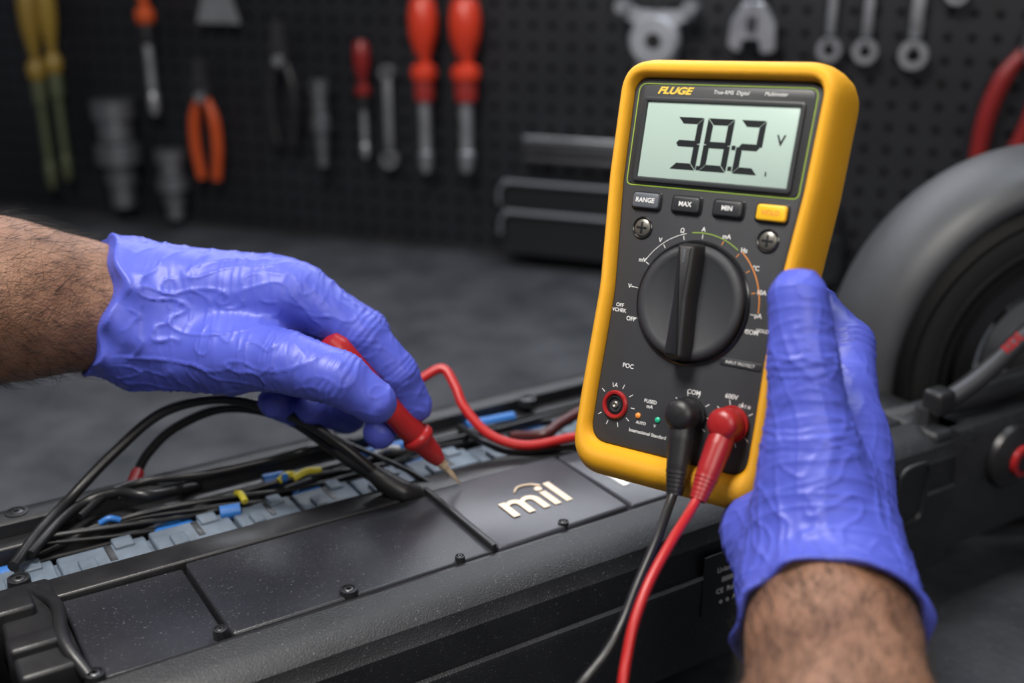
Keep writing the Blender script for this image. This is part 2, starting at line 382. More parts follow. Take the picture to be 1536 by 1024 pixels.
def pliers(px,py,m,k=1,rot=0,name='pliers',sc=1):
    t=tool(name,px,py,.025)
    for s in(-1,1):
        tube('grip_%s'%('a' if s<0 else 'b'),[(s*.006,0,0),(s*.016,0,-.03),(s*.018,0,-.07),(s*.012,0,-.115)],.006,m,t,sub=6,radii=[.005,.008,.008,.007],n=10)
        loft('jaw_%s'%('a' if s<0 else 'b'),[Vector((0,-.012)),Vector((s*.011,-.01)),Vector((s*.012,.012)),Vector((s*.006,.05)),Vector((0,.052))],[(0,-.005),(0,.005)],M_dsteel,t,M=Matrix.Rotation(pi/2,4,'X'))
    lathe('pivot',[(0,-.008),(.007,-.008),(.007,.008),(0,.008)],M_steel,t,M=Matrix.Rotation(pi/2,4,'X'),n=16)
    hook(t,.01,.025); return t
pliers(303,145,M_tor)
p2=pliers(1552,75,M_tredd); p2.rotation_euler[1]=math.radians(12); p2.scale=(1.2,1.0,1.15)
pliers(420,90,M_blk)
pk=tool('putty_knife',325,0,.02); loft('blade',[Vector((-.008,.05)),Vector((.008,.05)),Vector((.034,-.03)),Vector((-.034,-.03))],[(0,-.001),(0,.001)],M_steel,pk,M=Matrix.Rotation(pi/2,4,'X')); rbox('handle',(.022,.016,.09),(0,0,.09),.006,M_blk,pk); hook(pk,.05,.02)
def slab(name,px0,py0,py1,length,dep,m,parent,rad=.018,lip=True):
    p0=wl(px0,py0,dep); p1=wl(px0,py1,dep); h=p0.z-p1.z
    loop=rpoly([(p0.x,p1.z),(p0.x+length,p1.z),(p0.x+length,p0.z),(p0.x,p0.z)],rad,8)
    loft(name,loop,[(0,-.001),(0,-dep+.002),(.001,-dep),(.004,-dep),(.0045,-dep+.004)],m,parent,M=Matrix(((1,0,0,0),(0,0,1,0),(0,1,0,0),(0,0,0,1))))
    z=p0.z; x=p0.x
    tube(name+'_rim_highlight',[(x+.001,-dep-.001,z-.030),(x+.001,-dep-.001,z-.016),(x+.006,-dep-.001,z-.005),(x+.018,-dep-.001,z-.001),(x+.04,-dep-.001,z-.001),(x+length-.02,-dep-.001,z-.001)],.0028,M_rim_hl,parent,sub=6,n=8)  # lighter tube along the tray edge, its highlight put into the colour
tr=empty('tool_tray',WM)
M_tray=mat('tray_black',(.012,.013,.016),.35); M_rim_hl=mat('tray_rim_highlight',(.16,.17,.19),.4,metal=.4)  # paler grey on the rim stands in for the bright edge highlight
slab('tray_lower',750,315,378,.42,.060,M_tray,tr); slab('tray_upper',748,270,318,.42,.045,M_tray,tr)
fr=empty('file_set',WM)
for i,(y,d) in enumerate([(207,.02),(222,.024),(238,.028)]):
    p=wl(785,y,d); rbox('file_%d'%(i+1),(.20,.006,.007),(p.x+.10,-d,p.z),.002,M_dsteel if i else M_steel,fr)
    rbox('bracket_%d'%(i+1),(.01,d-.002,.004),(p.x+.02,-d/2-.001,p.z),.001,M_dsteel,fr)
# ================================================================== SCOOTER
h=.125; au=math.radians(32); eu=Vector((math.cos(au),math.sin(au),0)); ev=Vector((-math.sin(au),math.cos(au),0))
SM=Matrix.Translation(eu*.3+ev*.5)@Matrix.Rotation(au,4,'Z'); SMi=SM.inverted()
sc=empty('electric_scooter',SM)
def L_(u,v,z): return Vector((u-.3,v-.5,z))
def dk(px,py,z=h): return SMi@hit(px,py,Vector((0,0,z)),Vector((0,0,1)))
def sd(px,py,v=.384): return SMi@hit(px,py,ev*v,ev)
def ext(name,prof,u0,u1,m,bev=0,ang=40):
    V=[L_(u,v,z) for u in(u0,u1) for v,z in prof]; n=len(prof)
    F=[(i,(i+1)%n,n+(i+1)%n,n+i) for i in range(n)]+[tuple(range(n)),tuple(range(n,2*n))]
    ob=mesh_obj(name,V,F,m,sc); fixn(ob); return autosm(ob,ang)
def bx(name,u0,u1,v0,v1,z0,z1,m,bev=.0012,rot=0):
    ob=rbox(name,(u1-u0,v1-v0,z1-z0),(0,0,0),bev,m,sc); ob.location=L_((u0+u1)/2,(v0+v1)/2,(z0+z1)/2); ob.rotation_euler=(0,rot,0); return ob
U0,U1=-.16,.56
ext('frame_side_near',[(.4145,.03),(.392,.03),(.386,.036),(.384,.086),(.3848,.0895),(.3868,.0905),(.3868,.0925),(.3875,.1085),(.389,.1105),(.391,.1165),(.397,.121),(.404,.1232),(.4125,.125),(.4145,.1235)],U0,U1,M_deck,ang=25)
ext('frame_side_far',[(.572,.03),(.572,.1235),(.574,.125),(.586,.125),(.590,.122),(.594,.11),(.594,.035),(.590,.03)],U0,U1,M_deck)
bx('frame_floor',U0,U1,.40,.59,.03,.04,M_deck)
bx('frame_end_front',U0,U0+.02,.392,.588,.031,.1245,M_deck)
bx('front_cover',U0+.02,.028,.418,.572,.10,.1215,M_cover,.002)
bx('frame_end_rear',.545,.575,.392,.590,.031,.124,M_deck,.004)
bx('seal_lip',.05,U1-.02,.4146,.4185,.10,.1225,M_blk,.0008)
bx('cover_end',.062,.118,.419,.488,.10,.1212,M_cover,.0015,.01)
bx('cover_main',.1195,.2515,.419,.488,.10,.1232,M_cover,.0015)
bx('cell_cover',.2545,.334,.419,.489,.10,.1245,M_coverg,.0015,-.012)
bx('cell_cover.b',.3365,.45,.419,.489,.10,.1240,M_coverg,.0015)
bx('rear_cover',.4515,.545,.418,.571,.10,.1238,M_cover,.0015)
bx('cover_seam_flap',.2505,.2535,.4195,.492,.11,.1262,M_blk,.0007)
bx('battery_box_wall',.055,.45,.4895,.5075,.06,.1235,M_blk,.0015)
bx('battery_box_ledge',.055,.45,.508,.5195,.06,.112,M_blk,.001)
bx('channel_floor',.03,.5,.5195,.572,.05,.094,M_blk,.001)
bx('cell_holder_base',.03,.45,.5205,.5425,.09,.1105,M_hold,.001)
u=.03; i=0
while u<.43:
    w=random.uniform(.034,.052); w=min(w,.4495-u); zt=.1150+random.uniform(-.001,.002)
    bx('cell_holder_%d'%i,u,u+w-.002,.5210,.5415,.10,zt,M_hold,.0012)
    bx('cell_tab_%d'%i,u+w*.18,u+w*.36,.5185,.530,.10,zt+.0022,M_hold,.0008)
    bx('cell_tab_far_%d'%i,u+w*.6,u+w*.82,.534,.5445,.10,zt+.0014,M_hold,.0008)
    bx('cell_slot_%d'%i,u+w*.50,u+w*.58,.524,.540,.10,zt+.0004,M_blk,.0003)
    if i%2==0: bx('cell_wrap_%d'%i,u+.004,u+w*.6,.5405,.553,.094,.1125,M_blue,.003)
    u+=w; i+=1
for k,(a,b) in enumerate([((355,740),(368,752)),((418,722),(440,712)),((440,718),(480,705)),((430,715),(425,722)),((150,785),(180,780)),((560,683),(598,672))]):
    A=dk(*a,.1195); B=dk(*b,.1195); tube('jumper_wire_%d'%k,[A,(A+B)/2+Vector((0,0,.002)),B],.0020 if k<4 else .0018,M_wy if k in(0,1,2) else (M_white if k==5 else M_blue),sc,sub=6,n=8)
for k,(a,b) in enumerate([((540,684),(610,668)),((700,640),(770,626)),((330,770),(360,765)),((395,722),(425,716))]):
    A=dk(*a,.116); B=dk(*b,.116); tube('cell_wrap_strip_%d'%k,[A,(A+B)/2,B],.0042,M_blue,sc,sub=4,n=10)
bx('inner_rail',.03,.45,.560,.5715,.09,.117,M_blk,.0015)
for k in range(5):
    pts=[]; 
    for j in range(9): pts.append(L_(.06+j*.047,.553+.005*math.sin(j*1.7+k*2.1),.112+.0045*math.sin(j*1.3+k*1.9)+.002*k*.5))
    tube('harness_wire_%d'%k,pts,.0014,M_blkc,sc,n=8,sub=6)
def screw(name,px,py,r=.0042,z=h,m=M_dsteel):
    p=dk(px,py,z)
    lathe(name+'_boss',[(0,-.004),(r*1.8,-.004),(r*1.7,.0006),(r*1.25,.0008),(r*1.2,.0001),(0,.0001)],M_deck,sc,M=Matrix.Translation(p),n=28)
    lathe(name,[(0,-.002),(r*.95,-.002),(r*.95,.0005),(r*.7,.0009),(r*.45,.0009),(r*.4,.0001),(0,.0001)],m,sc,M=Matrix.Translation(p),n=20)
for i,(x,y,r) in enumerate([(523,884,.0024),(25,768,.0034),(791,598,.0034),(28,868,.003),(142,1010,.0024),(330,944,.0018),(1395,628,.003),(845,783,.0016),(690,835,.0014)]): screw('screw_%d'%i,x,y,r)
bx('latch_bracket',.035,.060,.425,.50,.10,.129,M_blk,.002)
bx('latch_tooth_1',.028,.050,.470,.486,.11,.134,M_blk,.002); bx('latch_tooth_2',.034,.055,.440,.452,.11,.133,M_blk,.002)
tube('latch_strap',[L_(.052,.495,.127),L_(.058,.47,.131),L_(.055,.44,.131),L_(.06,.42,.124)],.003,M_blk,sc,n=8)
text('logo_text','mil',.033,L_(.2945,.450,.1250),M_logo,sc,bold=.0005)
text('logo_text_b','mi',.036,L_(.362,.450,.1243),M_white,sc,bold=.0006)
p=L_(.2985,.4655,.1252); tube('logo_arc',[p+Vector((-.008,-.003,0)),p+Vector((-.003,.001,0)),p+Vector((.004,0,0)),p+Vector((.008,-.004,0))],.0007,M_logo,sc,sub=5,n=6)
Ms=Matrix.Rotation(pi/2,4,'X')
q=sd(1092,868,.3838); rbox('side_label',(.035,.0008,.036),(0,0,0),.0003,M_blk,sc).location=q
for i in range(4): text('label_line_%d'%i,['Li-ion 36V','IIIIIIIIII','CE  RoHS','o  o  A'][i],.0042,(q.x,q.y-.0008,q.z+.008-i*.0065),M_white,sc,M=None).rotation_euler=(pi/2,0,0)
ext('rear_arm',[(.386,.045),(.384,.118),(.388,.124),(.409,.124),(.412,.118),(.412,.045)],.56,.70,M_deck)
q=sd(1512,682,.384)
lathe('axle_cap',[(0,-.012),(.006,-.012),(.007,-.009),(.014,-.008),(.020,-.004),(.021,0),(0,.0)],M_blk,sc,M=Matrix.Translation(q)@Matrix.Rotation(-pi/2,4,'X') ,n=36)
lathe('axle_ring',[(.0068,-.0125),(.010,-.0120),(.010,-.007),(.0068,-.007)],M_red,sc,M=Matrix.Translation(q)@Matrix.Rotation(-pi/2,4,'X'),n=36)
q=sd(1365,742,.384); loft('adjuster_recess',rpoly([(-.016,-.02),(.012,-.02),(.016,.02),(-.012,.02)],.01,6),[(0,0),(0,.002),(.002,.0022),(.003,.0005)],M_deck,sc,M=Matrix.Translation(q)@Ms)
bx('stand_foot_1',.02,.06,.40,.58,.0,.0305,M_blk,.003); bx('stand_foot_2',.50,.54,.40,.58,.0,.0305,M_blk,.003); bx('stand_foot_3',-.14,-.10,.40,.58,.0,.0305,M_blk,.003)
WC=P(1552,530,.80); WC.z=.129; wa=math.radians(8); wpd=Vector((math.cos(wa),math.sin(wa),0)); wax=Vector((math.sin(wa),-math.cos(wa),0))
WHM=SMi@Matrix.Translation(WC)@Matrix((wpd,Vector((0,0,1)),wax)).transposed().to_4x4()
pr=[(.098+.030*math.cos(a),.034*math.sin(a)) for a in [2*pi*i/28 for i in range(29)]]
lathe('tire',pr,M_tire,sc,M=WHM,n=72)
for g in(-.014,-.005,.005,.014): lathe('tread_rib',[(.126-abs(g)*.12,g-.003),(.1295-abs(g)*.12,g-.002),(.1295-abs(g)*.12,g+.002),(.126-abs(g)*.12,g+.003)],M_tire,sc,M=WHM,n=72)
for rr,zz_ in((.084,.0312),(.092,.0340),(.108,.0330)): lathe('sidewall_ring',[(rr-.0012,zz_-.004),(rr-.0006,zz_+.0006),(rr+.0006,zz_+.0006),(rr+.0012,zz_-.004)],M_tire,sc,M=WHM,n=72)
lathe('rim',[(.060,.024),(.073,.027),(.076,.020),(.070,.012),(.066,0),(.070,-.012),(.075,-.018),(.073,-.024),(.060,-.022),(.060,.024)],M_dsteel,sc,M=WHM,n=64)
lathe('hub',[(0,.03),(.012,.03),(.014,.024),(.028,.020),(.030,.012),(.030,-.012),(.014,-.024),(0,-.03)],M_blk,sc,M=WHM,n=40)
lathe('brake_disc',[(.030,.013),(.050,.013),(.050,.015),(.030,.015),(.030,.013)],M_steel,sc,M=WHM,n=48)
for i in range(6):
    rbox('spoke_%d'%i,(.040,.012,.016),(.045,0,-.002),.003,M_blk,sc,M=WHM@Matrix.Rotation(i*pi/3+.3,4,'Z'))
fp=[(.124,.040),(.128,.043),(.136,.040),(.1425,.030),(.1465,.014),(.1475,.0),(.1465,-.014),(.1425,-.030),(.136,-.040),(.128,-.043),(.124,-.040),(.128,-.039),(.1335,-.037),(.1395,-.027),(.1435,-.012),(.144,0),(.1435,.012),(.1395,.027),(.1335,.037),(.128,.039)]
lathe('fender',fp,M_fend,sc,M=WHM,n=90,a0=math.radians(-5),a1=math.radians(206),ang=75)
tube('brake_arm',[SMi@P(1378,622,.70),SMi@P(1420,600,.70),SMi@P(1470,565,.705),SMi@P(1548,492,.715)],.006,M_dsteel,sc,n=10,radii=[.004,.006,.0065,.006])
A=P(1505,528,.692); B=P(1545,490,.70); xx=(B-A).normalized(); zz=(CAM-A).normalized(); zz=(zz-xx*zz.dot(xx)).normalized(); yy=zz.cross(xx)
text('arm_print','RIDE',.008,(.008,0,.002),M_red,sc,M=SMi@Matrix.Translation(A)@Matrix((xx,yy,zz)).transposed().to_4x4(),bold=.0002)
rbox('brake_clamp',(.016,.014,.016),(0,0,0),.003,M_blk,sc).location=SMi@P(1408,602,.695)
lathe('clamp_bolt',[(0,-.01),(.006,-.01),(.006,.01),(0,.01)],M_dsteel,sc,M=Matrix.Translation(SMi@P(1385,632,.70)),n=6)
tube('swing_tube',[SMi@P(1300,640,.72),SMi@P(1400,615,.72),SMi@P(1560,560,.74)],.009,M_deck,sc,n=12)
def wire(name,pts,r,m,**k): return tube(name,pts,r,m,sc,**k)
S=lambda x,y,t:SMi@P(x,y,t)
wire('battery_cable_1',[dk(20,850,.121),dk(55,802,.123),S(105,748,.598),S(170,680,.612),S(245,618,.620),S(335,598,.62),S(425,619,.61),S(505,662,.605),S(572,716,.61),dk(600,732,.125)],.0029,M_blkc)
wire('battery_cable_2',[dk(196,742,.118),S(204,715,.638),S(222,680,.640),S(265,640,.64),S(340,612,.635),S(430,628,.625),S(520,690,.62),S(575,728,.62)],.0027,M_blkc)
wire('battery_cable_3',[dk(45,832,.121),dk(90,782,.123),S(130,752,.600),S(175,738,.603),S(225,742,.600),dk(300,728,.118)],.0026,M_blkc)
wire('battery_cable_4',[dk(120,775,.124),S(160,742,.604),S(215,722,.618),S(300,712,.620),S(400,690,.630),S(470,672,.636),dk(540,660,.118)],.0022,M_blkc)
wire('heat_shrink_red',[dk(193,747,.119),S(198,730,.628),S(207,708,.638)],.0037,M_red)
wire('sense_wire',[S(500,655,.66),S(560,682,.64),S(610,705,.63),S(648,728,.625),S(665,752,.61)],.0014,M_blkc)
wire('cable_boot',[S(556,705,.61),S(575,720,.61),S(605,738,.61),dk(628,742,.122)],.005,M_blk,radii=[.004,.0060,.0065,.005])
wire('red_cable',[S(585,600,.67),S(632,568,.67),S(664,553,.67),S(683,580,.665),S(697,612,.66),S(735,652,.655),S(790,668,.655),S(865,655,.66),dk(905,655,.126)],.0029,M_redc)
wire('dark_cable_far',[dk(690,640,.118),S(725,662,.67),S(770,678,.66),S(840,672,.66),dk(880,668,.126)],.0022,M_blkc)
wire('dark_red_cable',[dk(770,655,.118),S(815,652,.68),S(840,635,.69),S(875,615,.70)],.0035,mat('wire_dark_red',(.06,.01,.01),.4))
wire('cable_run',[dk(150,770,.108),dk(330,715,.108),dk(470,675,.108),dk(640,640,.108),dk(840,590,.108)],.004,M_blkc)
wire('cable_run_b',[dk(90,800,.110),dk(250,752,.112),dk(390,705,.108),dk(520,672,.112),dk(700,630,.110)],.0024,M_blkc)
# ================================================================== MULTIMETER (local millimetres)
MR=Euler((1.2498,-.03259,-.66523)).to_matrix().to_4x4()
MM=Matrix.Translation((.0786,.4704,.2692))@MR@Matrix.Rotation(math.radians(1.2),4,'Z')@Matrix.Scale(.001,4)@Matrix.Translation((1.2,0,0))
mt=empty('digital_multimeter',MM)
def ML(x,y,z): return MM@Vector((x,y,z))
out=rpoly([(-52,92.5),(52,92.5),(50.5,40),(46.5,-10),(47.5,-60),(47.5,-95),(-47.5,-95),(-47.5,-60),(-46.5,-10),(-50.5,40)],[16,16,60,90,90,18,18,90,90,60],10)
inn=rpoly([(-45,83.8),(45,83.8),(43.4,38),(38.6,-12),(39.2,-58),(39,-80),(-39,-80),(-39.2,-58),(-38.6,-12),(-43.4,38)],[7,7,60,90,90,9,9,90,90,60],10)
def lerp(f): return [a.lerp(b,f) for a,b in zip(out,inn)]
loft_loops('holster',[(offs(out,13),-32),(offs(out,7),-30.5),(offs(out,3),-26),(offs(out,.8),-18),(out,-10),(out,-4),(offs(out,.6),1),(lerp(.22),4.6),(lerp(.42),6.6),(lerp(.62),7.2),(lerp(.82),6.4),(lerp(.95),4.4),(inn,2.6),(inn,-3)],M_yel,mt,ang=70)
loft('face',offs(inn,-.2),[(0,-2),(0,1.2),(.8,2.2),(1.6,2.4)],M_face,mt,ang=70)
loft('back_stand',rpoly([(-30,40),(30,40),(28,-70),(-28,-70)],8,6),[(0,-31),(0,-34),(1,-35)],M_blk,mt,ang=70)
Z=2.4
def outline(name,loop,w,z,m):
    a=offs(loop,0); b=offs(loop,w); n=len(loop)
    V=[(p.x,p.y,z) for p in a]+[(p.x,p.y,z) for p in b]; F=[(i,(i+1)%n,n+(i+1)%n,n+i) for i in range(n)]
    return mesh_obj(name,V,F,m,mt,smooth=False)
def plate(name,loop,z0,z1,m,bev=.5): return loft(name,loop,[(0,z0),(0,z1-bev),(bev*.3,z1-bev*.3),(bev,z1)],m,mt,ang=50)
plate('display_surround',rpoly([(-41.5,80.5),(41.5,80.5),(40.5,36.5),(-40.5,36.5)],[4,4,3,3],6),Z-.5,Z+.5,M_btnd,.3)
outline('display_border',rpoly([(-42.3,81.3),(42.3,81.3),(41.2,35.8),(-41.2,35.8)],[4,4,3,3],6),.5,Z+.15,M_green)
lp=rpoly([(-38,75),(38,75),(37.5,37.8),(-37.5,37.8)],2,6)
loft('display_bezel',lp,[(0,Z),(0,Z+1.6),(.6,Z+1.8),(1.6,Z+1.7),(2.2,Z+.7)],M_btnd,mt,capa=False,capb=False)
plate('lcd',rpoly([(-36.2,73.2),(36.2,73.2),(35.6,39.4),(-35.6,39.4)],1,4),Z,Z+.8,M_lcd,.1)
ZL=Z+.95
def seg7(cx,cy,w,hh,segs,t=2.7,sl=.03):
    g=.22; x0=cx-w/2;x1=cx+w/2;y0=cy-hh/2;y1=cy+hh/2; V=[];F=[]
    def quad(ps):
        b=len(V); V.extend([(x+sl*(y-cy),y,ZL) for x,y in ps]); F.append(tuple(range(b,b+len(ps))))
    D={'a':[(x0+g,y1),(x1-g,y1),(x1-t-g,y1-t),(x0+t+g,y1-t)],'d':[(x0+g,y0),(x0+t+g,y0+t),(x1-t-g,y0+t),(x1-g,y0)],
    'b':[(x1,y1-g),(x1,cy+g),(x1-t/2,cy+g),(x1-t,cy+t*.6),(x1-t,y1-t-g)],'c':[(x1,y0+g),(x1-t,y0+t+g),(x1-t,cy-t*.6),(x1-t/2,cy-g),(x1,cy-g)],
    'f':[(x0,y1-g),(x0+t,y1-t-g),(x0+t,cy+t*.6),(x0+t/2,cy+g),(x0,cy+g)],'e':[(x0,y0+g),(x0,cy-g),(x0+t/2,cy-g),(x0+t,cy-t*.6),(x0+t,y0+t+g)],
    'g':[(x0+t*.8,cy+t/2),(x1-t*.8,cy+t/2),(x1-t*.4,cy),(x1-t*.8,cy-t/2),(x0+t*.8,cy-t/2),(x0+t*.4,cy)]}
    for s in segs: quad(D[s])
    return V,F
V=[];F=[]
for cx,w,s in((-13.5,12.5,'abgcd'),(1,12.5,'abcdefg'),(16,11.5,'abged')):
    v,f=seg7(cx,55.6,w,22.5,s); b=len(V); V+=v; F+=[tuple(i+b for i in q) for q in f]
for cx,cy in((-6.3,45.4),(8.6,46.2),(8.9,55.0)):
    b=len(V); V+=[(cx-.9,cy-.9,ZL),(cx+.9,cy-.9,ZL),(cx+.9,cy+.9,ZL),(cx-.9,cy+.9,ZL)]; F.append((b,b+1,b+2,b+3))
b=len(V); V+=[(25,44.2,ZL),(25.7,44.2,ZL),(25.5,46,ZL),(25,46,ZL)]; F.append((b,b+1,b+2,b+3))
mesh_obj('lcd_digits',V,F,M_seg,mt,smooth=False)
text('lcd_unit','V',6.2,(29.6,59,ZL),M_seg,mt,ext=.02,bold=.1)
text('brand_print','FLUGE',4.2,(-24,78,Z+.6),M_gold,mt,ext=.05,shear=.35,bold=.18,sx=1.35)
text('model_print','True-RMS  Digital',2.3,(3.5,78,Z+.6),M_white,mt,ext=.05,shear=.2); text('model_print_b','Multimeter',2.3,(24,78,Z+.6),M_white,mt,ext=.05,shear=.2)
for i,(x,m,s) in enumerate([(-28.8,M_btn,'RANGE'),(-8.8,M_btnd,'MAX'),(11.2,M_btnd,'MIN'),(31,M_btny,'HOLD')]):
    plate('button_rim_%d'%i,rpoly([(x-7.6,25.2),(x+7.6,25.2),(x+7.6,33.4),(x-7.6,33.4)],2,5),Z-.5,Z+.5,M_blkg,.3)
    plate('button_%d'%i,rpoly([(x-6.6,26),(x+6.6,26),(x+6.6,32.8),(x-6.6,32.8)],1.6,5),Z,Z+2.2,m,.8)
    text('button_text_%d'%i,s,2.9,(x,29.4,Z+2.3),M_white if i!=3 else M_orange,mt,ext=.03,bold=.06)
for i,(x,y) in enumerate([(-29,17.5),(31,18)]):
    Mx=Matrix.Translation((x,y,Z))
    lathe('screw_rim_%d'%i,[(4.0,-.5),(5,-.5),(5,.5),(4.6,.8),(4.2,.5),(4.0,-.5)],M_blkg,mt,M=Mx,n=28)
    lathe('face_screw_%d'%i,[(0,-.5),(3.9,-.5),(3.8,.4),(3,.9),(0,1.0)],M_scr,mt,M=Mx,n=28)
    rbox('slot_%da'%i,(5,.9,.4),(x,y,Z+1),.1,M_seg,mt); rbox('slot_%db'%i,(.9,5,.4),(x,y,Z+1.02),.1,M_seg,mt)
DX,DY=1,-12
lathe('dial_ring',[(25.2,-.3),(27,-.3),(27,.6),(26.4,1.1),(25.6,.9),(25.2,.2)],M_blkg,mt,M=Matrix.Translation((DX,DY,Z)),n=80)
lathe('dial',[(0,0),(25,0),(25,2.6),(24.2,3.6),(22.5,4),(20.5,3.7),(19.5,3.3),(0,3.3)],M_face,mt,M=Matrix.Translation((DX,DY,Z)),n=80)
loft('dial_knob',rpoly([(-5.2,-24.8),(5.2,-24.8),(4.2,0),(5,24.8),(-5,24.8),(-4.2,0)],[2.5,2.5,20,2.5,2.5,20],5),[(-.3,2),(0,7),(.8,10.5),(1.8,12),(2.6,12.2)],M_blk,mt,M=Matrix.Translation((DX,DY,Z))@Matrix.Rotation(math.radians(2),4,'Z'),ang=50)
rbox('knob_mark',(.9,6,.3),(DX-.7,DY+19,Z+12.3),.1,M_btn,mt)
labs=[('OFF',-158,31),('V~',174,31.5),('mV',150,32),('V',128,33),('Ω',108,33),('A',90,33),('mA',70,33),('Hz',52,33),('°C',35,33),('10A',16,32.5),('μA',-2,31.5),('COM',-16,31)]
for i,(s,a,r) in enumerate(labs):
    a=math.radians(a); x=DX+r*math.cos(a)*.99; y=DY+r*math.sin(a)*.96; 
    if abs(x)<37.5: text('dial_label_%d'%i,s,2.7,(x,y,Z+.1),M_white,mt,ext=.03,bold=.04)
    rbox('dial_tick_%d'%i,(1.8,.3,.1),(0,0,0),0,M_orange if i in(6,7,8,9) else M_white,mt,M=Matrix.Translation((DX+math.cos(a)*28.6,DY+math.sin(a)*28.6,Z+.1))@Matrix.Rotation(a,4,'Z'))
def arc(name,r,a0,a1,m,w=.35):
    V=[];F=[]; n=24
    for i in range(n+1):
        a=math.radians(a0+(a1-a0)*i/n)
        for q in(r-w,r+w): V.append((DX+q*math.cos(a),DY+q*math.sin(a),Z+.08))
    for i in range(n): F.append((2*i,2*i+1,2*i+3,2*i+2))
    mesh_obj(name,V,F,m,mt,smooth=False)
arc('arc_orange',31,0,52,M_orange,.2); arc('arc_green',30.2,55,100,M_green,.2); arc('arc_white',30.2,105,150,M_white,.12)
for i,(s,x,y,z_) in enumerate([('OFF\nVCHEK',-34.2,-19,2.3),('POC',-25,-44,2.8),('A',-29.5,-53.4,2.6),('COM',9,-49.5,2.8),('600V',26.5,-48,2.8),('CAT III',33,-51,1.8),('FUSED\nmA',-11,-58.5,2.2),('AUTO',-14,-67.5,1.8),('V',-7,-67.5,1.8),('International Standard',-10,-71.5,2.1),('MAX',22,-71,1.8),('HOLD',35.2,-19,2.0)]):
    text('face_label_%d'%i,s,z_,(x,y,Z+.1),M_white,mt,ext=.03,bold=.03)
plate('data_tag',rpoly([(18.5,-35.6),(37.5,-35.6),(37.5,-32.4),(18.5,-32.4)],1,4),Z-.3,Z+.4,M_btnd,.2); text('data_tag_text','INPUT PROTECT',1.8,(28,-34,Z+.5),M_white,mt,ext=.02)
def jack(i,x,y,ring):
    Mx=Matrix.Translation((x,y,Z))
    lathe('jack_ring_%d'%i,[(4.2,-1),(6.4,-1),(6.4,.9),(5.8,1.6),(4.8,1.4),(4.2,0),(4.2,-1)],ring,mt,M=Mx,n=36)
    lathe('jack_well_%d'%i,[(0,-.8),(4.3,-.8),(4.3,.6),(3.3,.9),(3.0,-.4),(0,-.4)],M_blkg,mt,M=Mx,n=30)
    lathe('jack_pin_%d'%i,[(0,-.5),(1.6,-.5),(1.6,.6),(1.0,.9),(0,.2)],M_scr,mt,M=Mx,n=20)
    for k in range(10):
        a=k*pi/5
        if abs(x+9*math.cos(a))<37: rbox('jack_tick_%d_%d'%(i,k),(2,.3,.1),(0,0,0),0,M_white,mt,M=Matrix.Translation((x+math.cos(a)*9,y+math.sin(a)*9,Z+.1))@Matrix.Rotation(a,4,'Z'))
jack(0,-28.3,-62,M_red); jack(1,9,-59,M_blue); jack(2,29,-59,M_orange)
for i,(x,y,m) in enumerate([(-16,-64.5,M_orange),(-6,-64.5,mat('led_green',(.02,.5,.3),.3))]): lathe('led_%d'%i,[(0,0),(1.3,0),(1.2,.5),(.6,.9),(0,1)],m,mt,M=Matrix.Translation((x,y,Z)),n=16)
def lead(tag,x,y,m,mc,elbow,path):
    b=Vector((x,y,Z))
    lathe('plug_cap_'+tag,[(0,13.2),(3.5,13.0),(5.8,12),(6.8,10),(6.8,3),(6.3,.3),(0,.3)],m,mt,M=Matrix.Translation(b),n=36)
    lathe('plug_flange_'+tag,[(0,2.2),(7.6,2.2),(7.8,1.2),(7.4,.2),(0,.2)],m,mt,M=Matrix.Translation(b),n=36)
    P1=Vector(elbow); P0=b+Vector((0,0,5.5))
    dd=(P1-P0); tube('plug_boot_'+tag,[P0,P0+dd*.3,P0+dd*.65,P1],5,m,mt,n=16,radii=[5,5.6,5.0,3.6])
    for k in range(6):
        c=P0+dd*(.74+.055*k); lathe('strain_rib_%s_%d'%(tag,k),[(3.0,-.75),(4.9-.28*k,-.6),(4.9-.28*k,.6),(3.0,.75)],m,mt,M=frame(c,dd),n=20)
    wp=[P1-dd*.05]+[MM.inverted()@Vector(q) for q in path]
    tube('lead_'+tag,wp,2.0,mc,mt,n=14,sub=14)
MMi=MM.inverted()
lead('black',9,-59,M_blk,M_blkc,MMi@P(1012,738,.478),[P(1004,757,.474),P(985,810,.462),P(955,880,.450),P(932,938,.44),P(905,985,.435),P(868,1030,.43),P(820,1090,.43)])
lead('red',29,-59,M_red,M_redc,MMi@P(1048,746,.462),[P(1033,770,.457),P(1008,810,.447),P(975,870,.437),P(952,930,.43),P(940,985,.425),P(932,1040,.42),P(925,1110,.42)])
# ================================================================== PROBE
tip=P(691,726,.617); top=P(492,508,.575); ax=(top-tip).normalized(); PL=(top-tip).length
pb=empty('multimeter_test_probe',frame(tip,ax))
lathe('needle',[(0,0),(.0006,.001),(.0011,.006),(.0016,.008),(.0017,.014),(.0026,.0145),(.0028,.020),(0,.020)],M_brass,pb,n=20)
lathe('nose',[(0,.0185),(.0035,.0185),(.0052,.024),(.0066,.034),(.0066,.036),(0,.036)],M_red,pb,n=28)
lathe('finger_guard',[(0,.0345),(.0078,.0345),(.0088,.036),(.0088,.0385),(.0078,.040),(0,.040)],M_red,pb,n=32)
lathe('body',[(0,.039),(.0068,.039),(.0074,.044),(.0072,.060),(.0080,.085),(.0082,.105),(.0074,PL-.004),(.0055,PL),(0,PL+.001)],M_red,pb,n=32)
